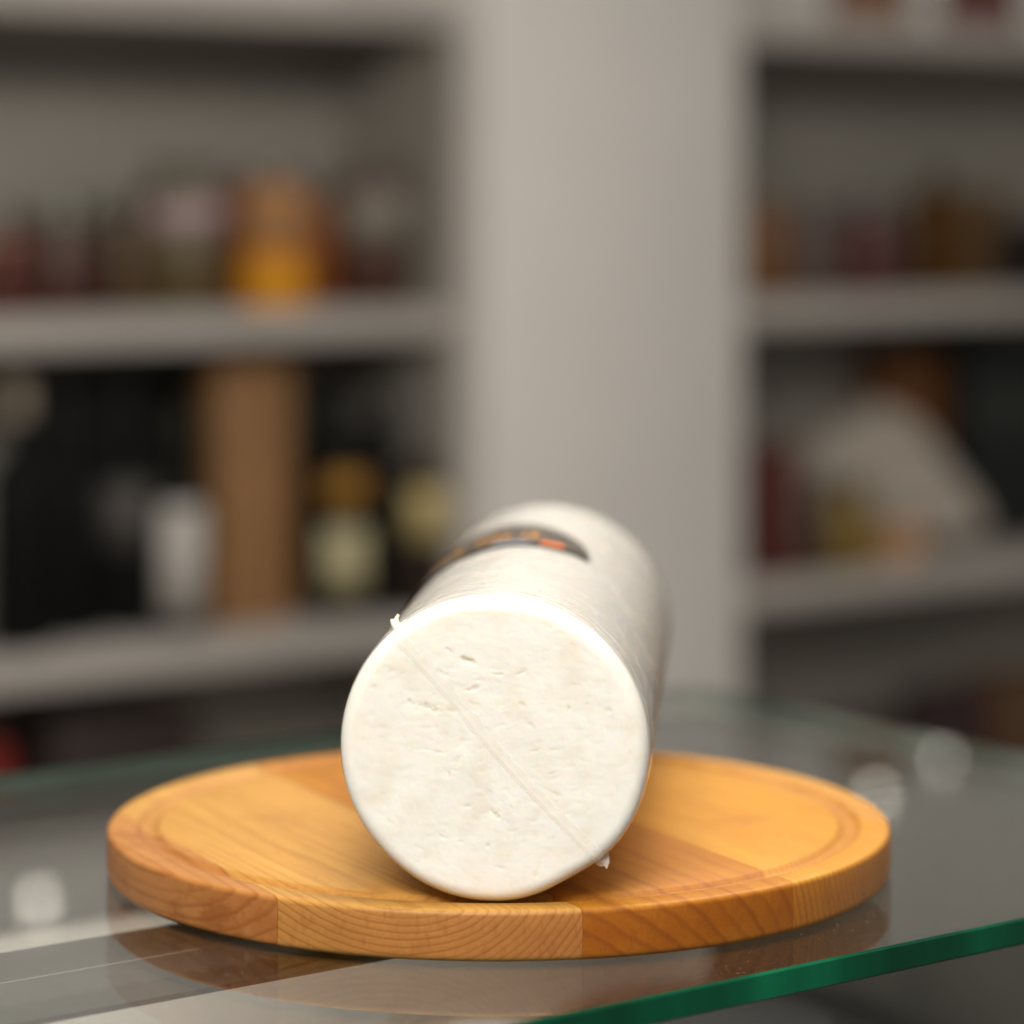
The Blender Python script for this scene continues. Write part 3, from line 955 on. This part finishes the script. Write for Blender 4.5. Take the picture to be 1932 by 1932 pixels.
tube(bm, [P2(0.690, -0.655, 0.0058), P2(0.742, -0.690, 0.0064), P2(0.752, -0.745, 0.0064), P2(0.748, -0.780, 0.0064)], [0.0014, 0.0011, 0.0008, 0.0004], flat=0.6)
tube(bm, [P2(0.640, -0.730, 0.0052), P2(0.680, -0.765, 0.0060), P2(0.715, -0.778, 0.0062)], [0.0012, 0.0010, 0.0005], flat=0.6)
fc = from_bm('film_corner', bm, M['film_fold'], wrap, 60)
ctr = Vector(P2(-0.655, 0.755, 0.006)) if fc.data.vertices[0].co.x < 0 else Vector(P2(0.700, -0.715, 0.006))
for v in fc.data.vertices:
    v.co = ctr + (v.co - ctr) * 0.78
md = fc.modifiers.new('fuse', 'REMESH')
md.mode = 'VOXEL'
md.voxel_size = 0.0003
md.use_smooth_shade = True
md = fc.modifiers.new('relax', 'SMOOTH')
md.factor = 0.5
md.iterations = 2

# the dark label curved round the top of the log
def make_label_mat():
    t = NT('label_print')
    tc = t.n('ShaderNodeTexCoord')
    nz = t.noise(tc.outputs['Object'], 260, 3, 0.6)
    col = t.ramp(nz, [(0.35, (0.030, 0.022, 0.014)), (0.65, (0.080, 0.052, 0.026))])
    p = t.n('ShaderNodeBsdfPrincipled')
    t.l(col, p.inputs['Base Color'])
    p.inputs['Roughness'].default_value = 0.45
    t.l(p.outputs[0], t.out.inputs[0])
    return t.m
M['label'] = make_label_mat()
M['label_edge'] = mat('label_border', (0.006, 0.010, 0.014, 1), 0.4)
M['label_orange'] = mat('orange_print', (0.95, 0.20, 0.01, 1), 0.5)
M['label_gold'] = mat('gold_print', (0.58, 0.25, 0.025, 1), 0.5)
M['label_white'] = mat('white_print', (0.40, 0.42, 0.50, 1), 0.5)
LY = 1.123 - 0.977
def on_log(s, a, h):
    """label point: s metres round the log from the top, a metres back from the label's near edge"""
    th = R(90) - s / CR
    r = CR * outline(th) * 1.013 + h
    return (r * math.cos(th), LY + a, r * math.sin(th) + ZC)
S0, SW, SH = -0.031, 0.0575, 0.078
def far(s):
    return SH * math.sqrt(max(0.0, 1 - ((s - S0) / SW) ** 2))
def patch(name, s0, s1, a0, a1, h, m, parent, n=40, k=6):
    vs, fs = [], []
    for i in range(n + 1):
        s = s0 + (s1 - s0) * i / n
        lo_, hi_ = (a0(s) if callable(a0) else a0), (a1(s) if callable(a1) else a1)
        hi_ = max(hi_, lo_ + 1e-5)
        for j in range(k + 1):
            vs.append(on_log(s, lo_ + (hi_ - lo_) * j / k, h))
    for i in range(n):
        for j in range(k):
            fs.append((i * (k + 1) + j, (i + 1) * (k + 1) + j, (i + 1) * (k + 1) + j + 1, i * (k + 1) + j + 1))
    return pydata(name, vs, fs, m, parent, 60, recalc=False)
lb = patch('label', S0 - SW, S0 + SW, 0.0, far, 0.0004, M['label_edge'], chz)
lb['label'] = 'dark half-round label with gold lettering and an orange block'
def far_in(s):
    return max(0.002, far(s) - 0.006)
patch('label_field', S0 - SW * 0.95, S0 + SW * 0.95, lambda s: 0.0016, far_in, 0.0006, M['label'], lb)
patch('orange_block', 0.0060, 0.0150, 0.0012, 0.0090, 0.0008, M['label_orange'], lb, 8, 2)
patch('white_block', -0.0125, 0.0022, 0.0012, 0.0060, 0.0008, M['label_white'], lb, 8, 2)
patch('white_block', -0.0420, -0.0270, 0.0012, 0.0045, 0.0008, M['label_white'], lb, 8, 2)
s = -0.060
i = 0
while s < 0.004:           # a row of gold letter strokes, too blurred in the photograph to read
    wd = random.uniform(0.0022, 0.0042)
    if i % 5 != 4:
        hgt = random.uniform(0.013, 0.018)
        patch('letter_stroke', s, s + wd * 0.62, 0.018, 0.018 + hgt, 0.0008, M['label_gold'], lb, 3, 3)
        a_ = 0.018 + random.choice((0.0, hgt * 0.45, hgt * 0.8))
        patch('letter_stroke', s + wd * 0.62, s + wd * 1.1, a_, a_ + 0.004, 0.0008, M['label_gold'], lb, 3, 1)
    s += wd * 1.45
    i += 1
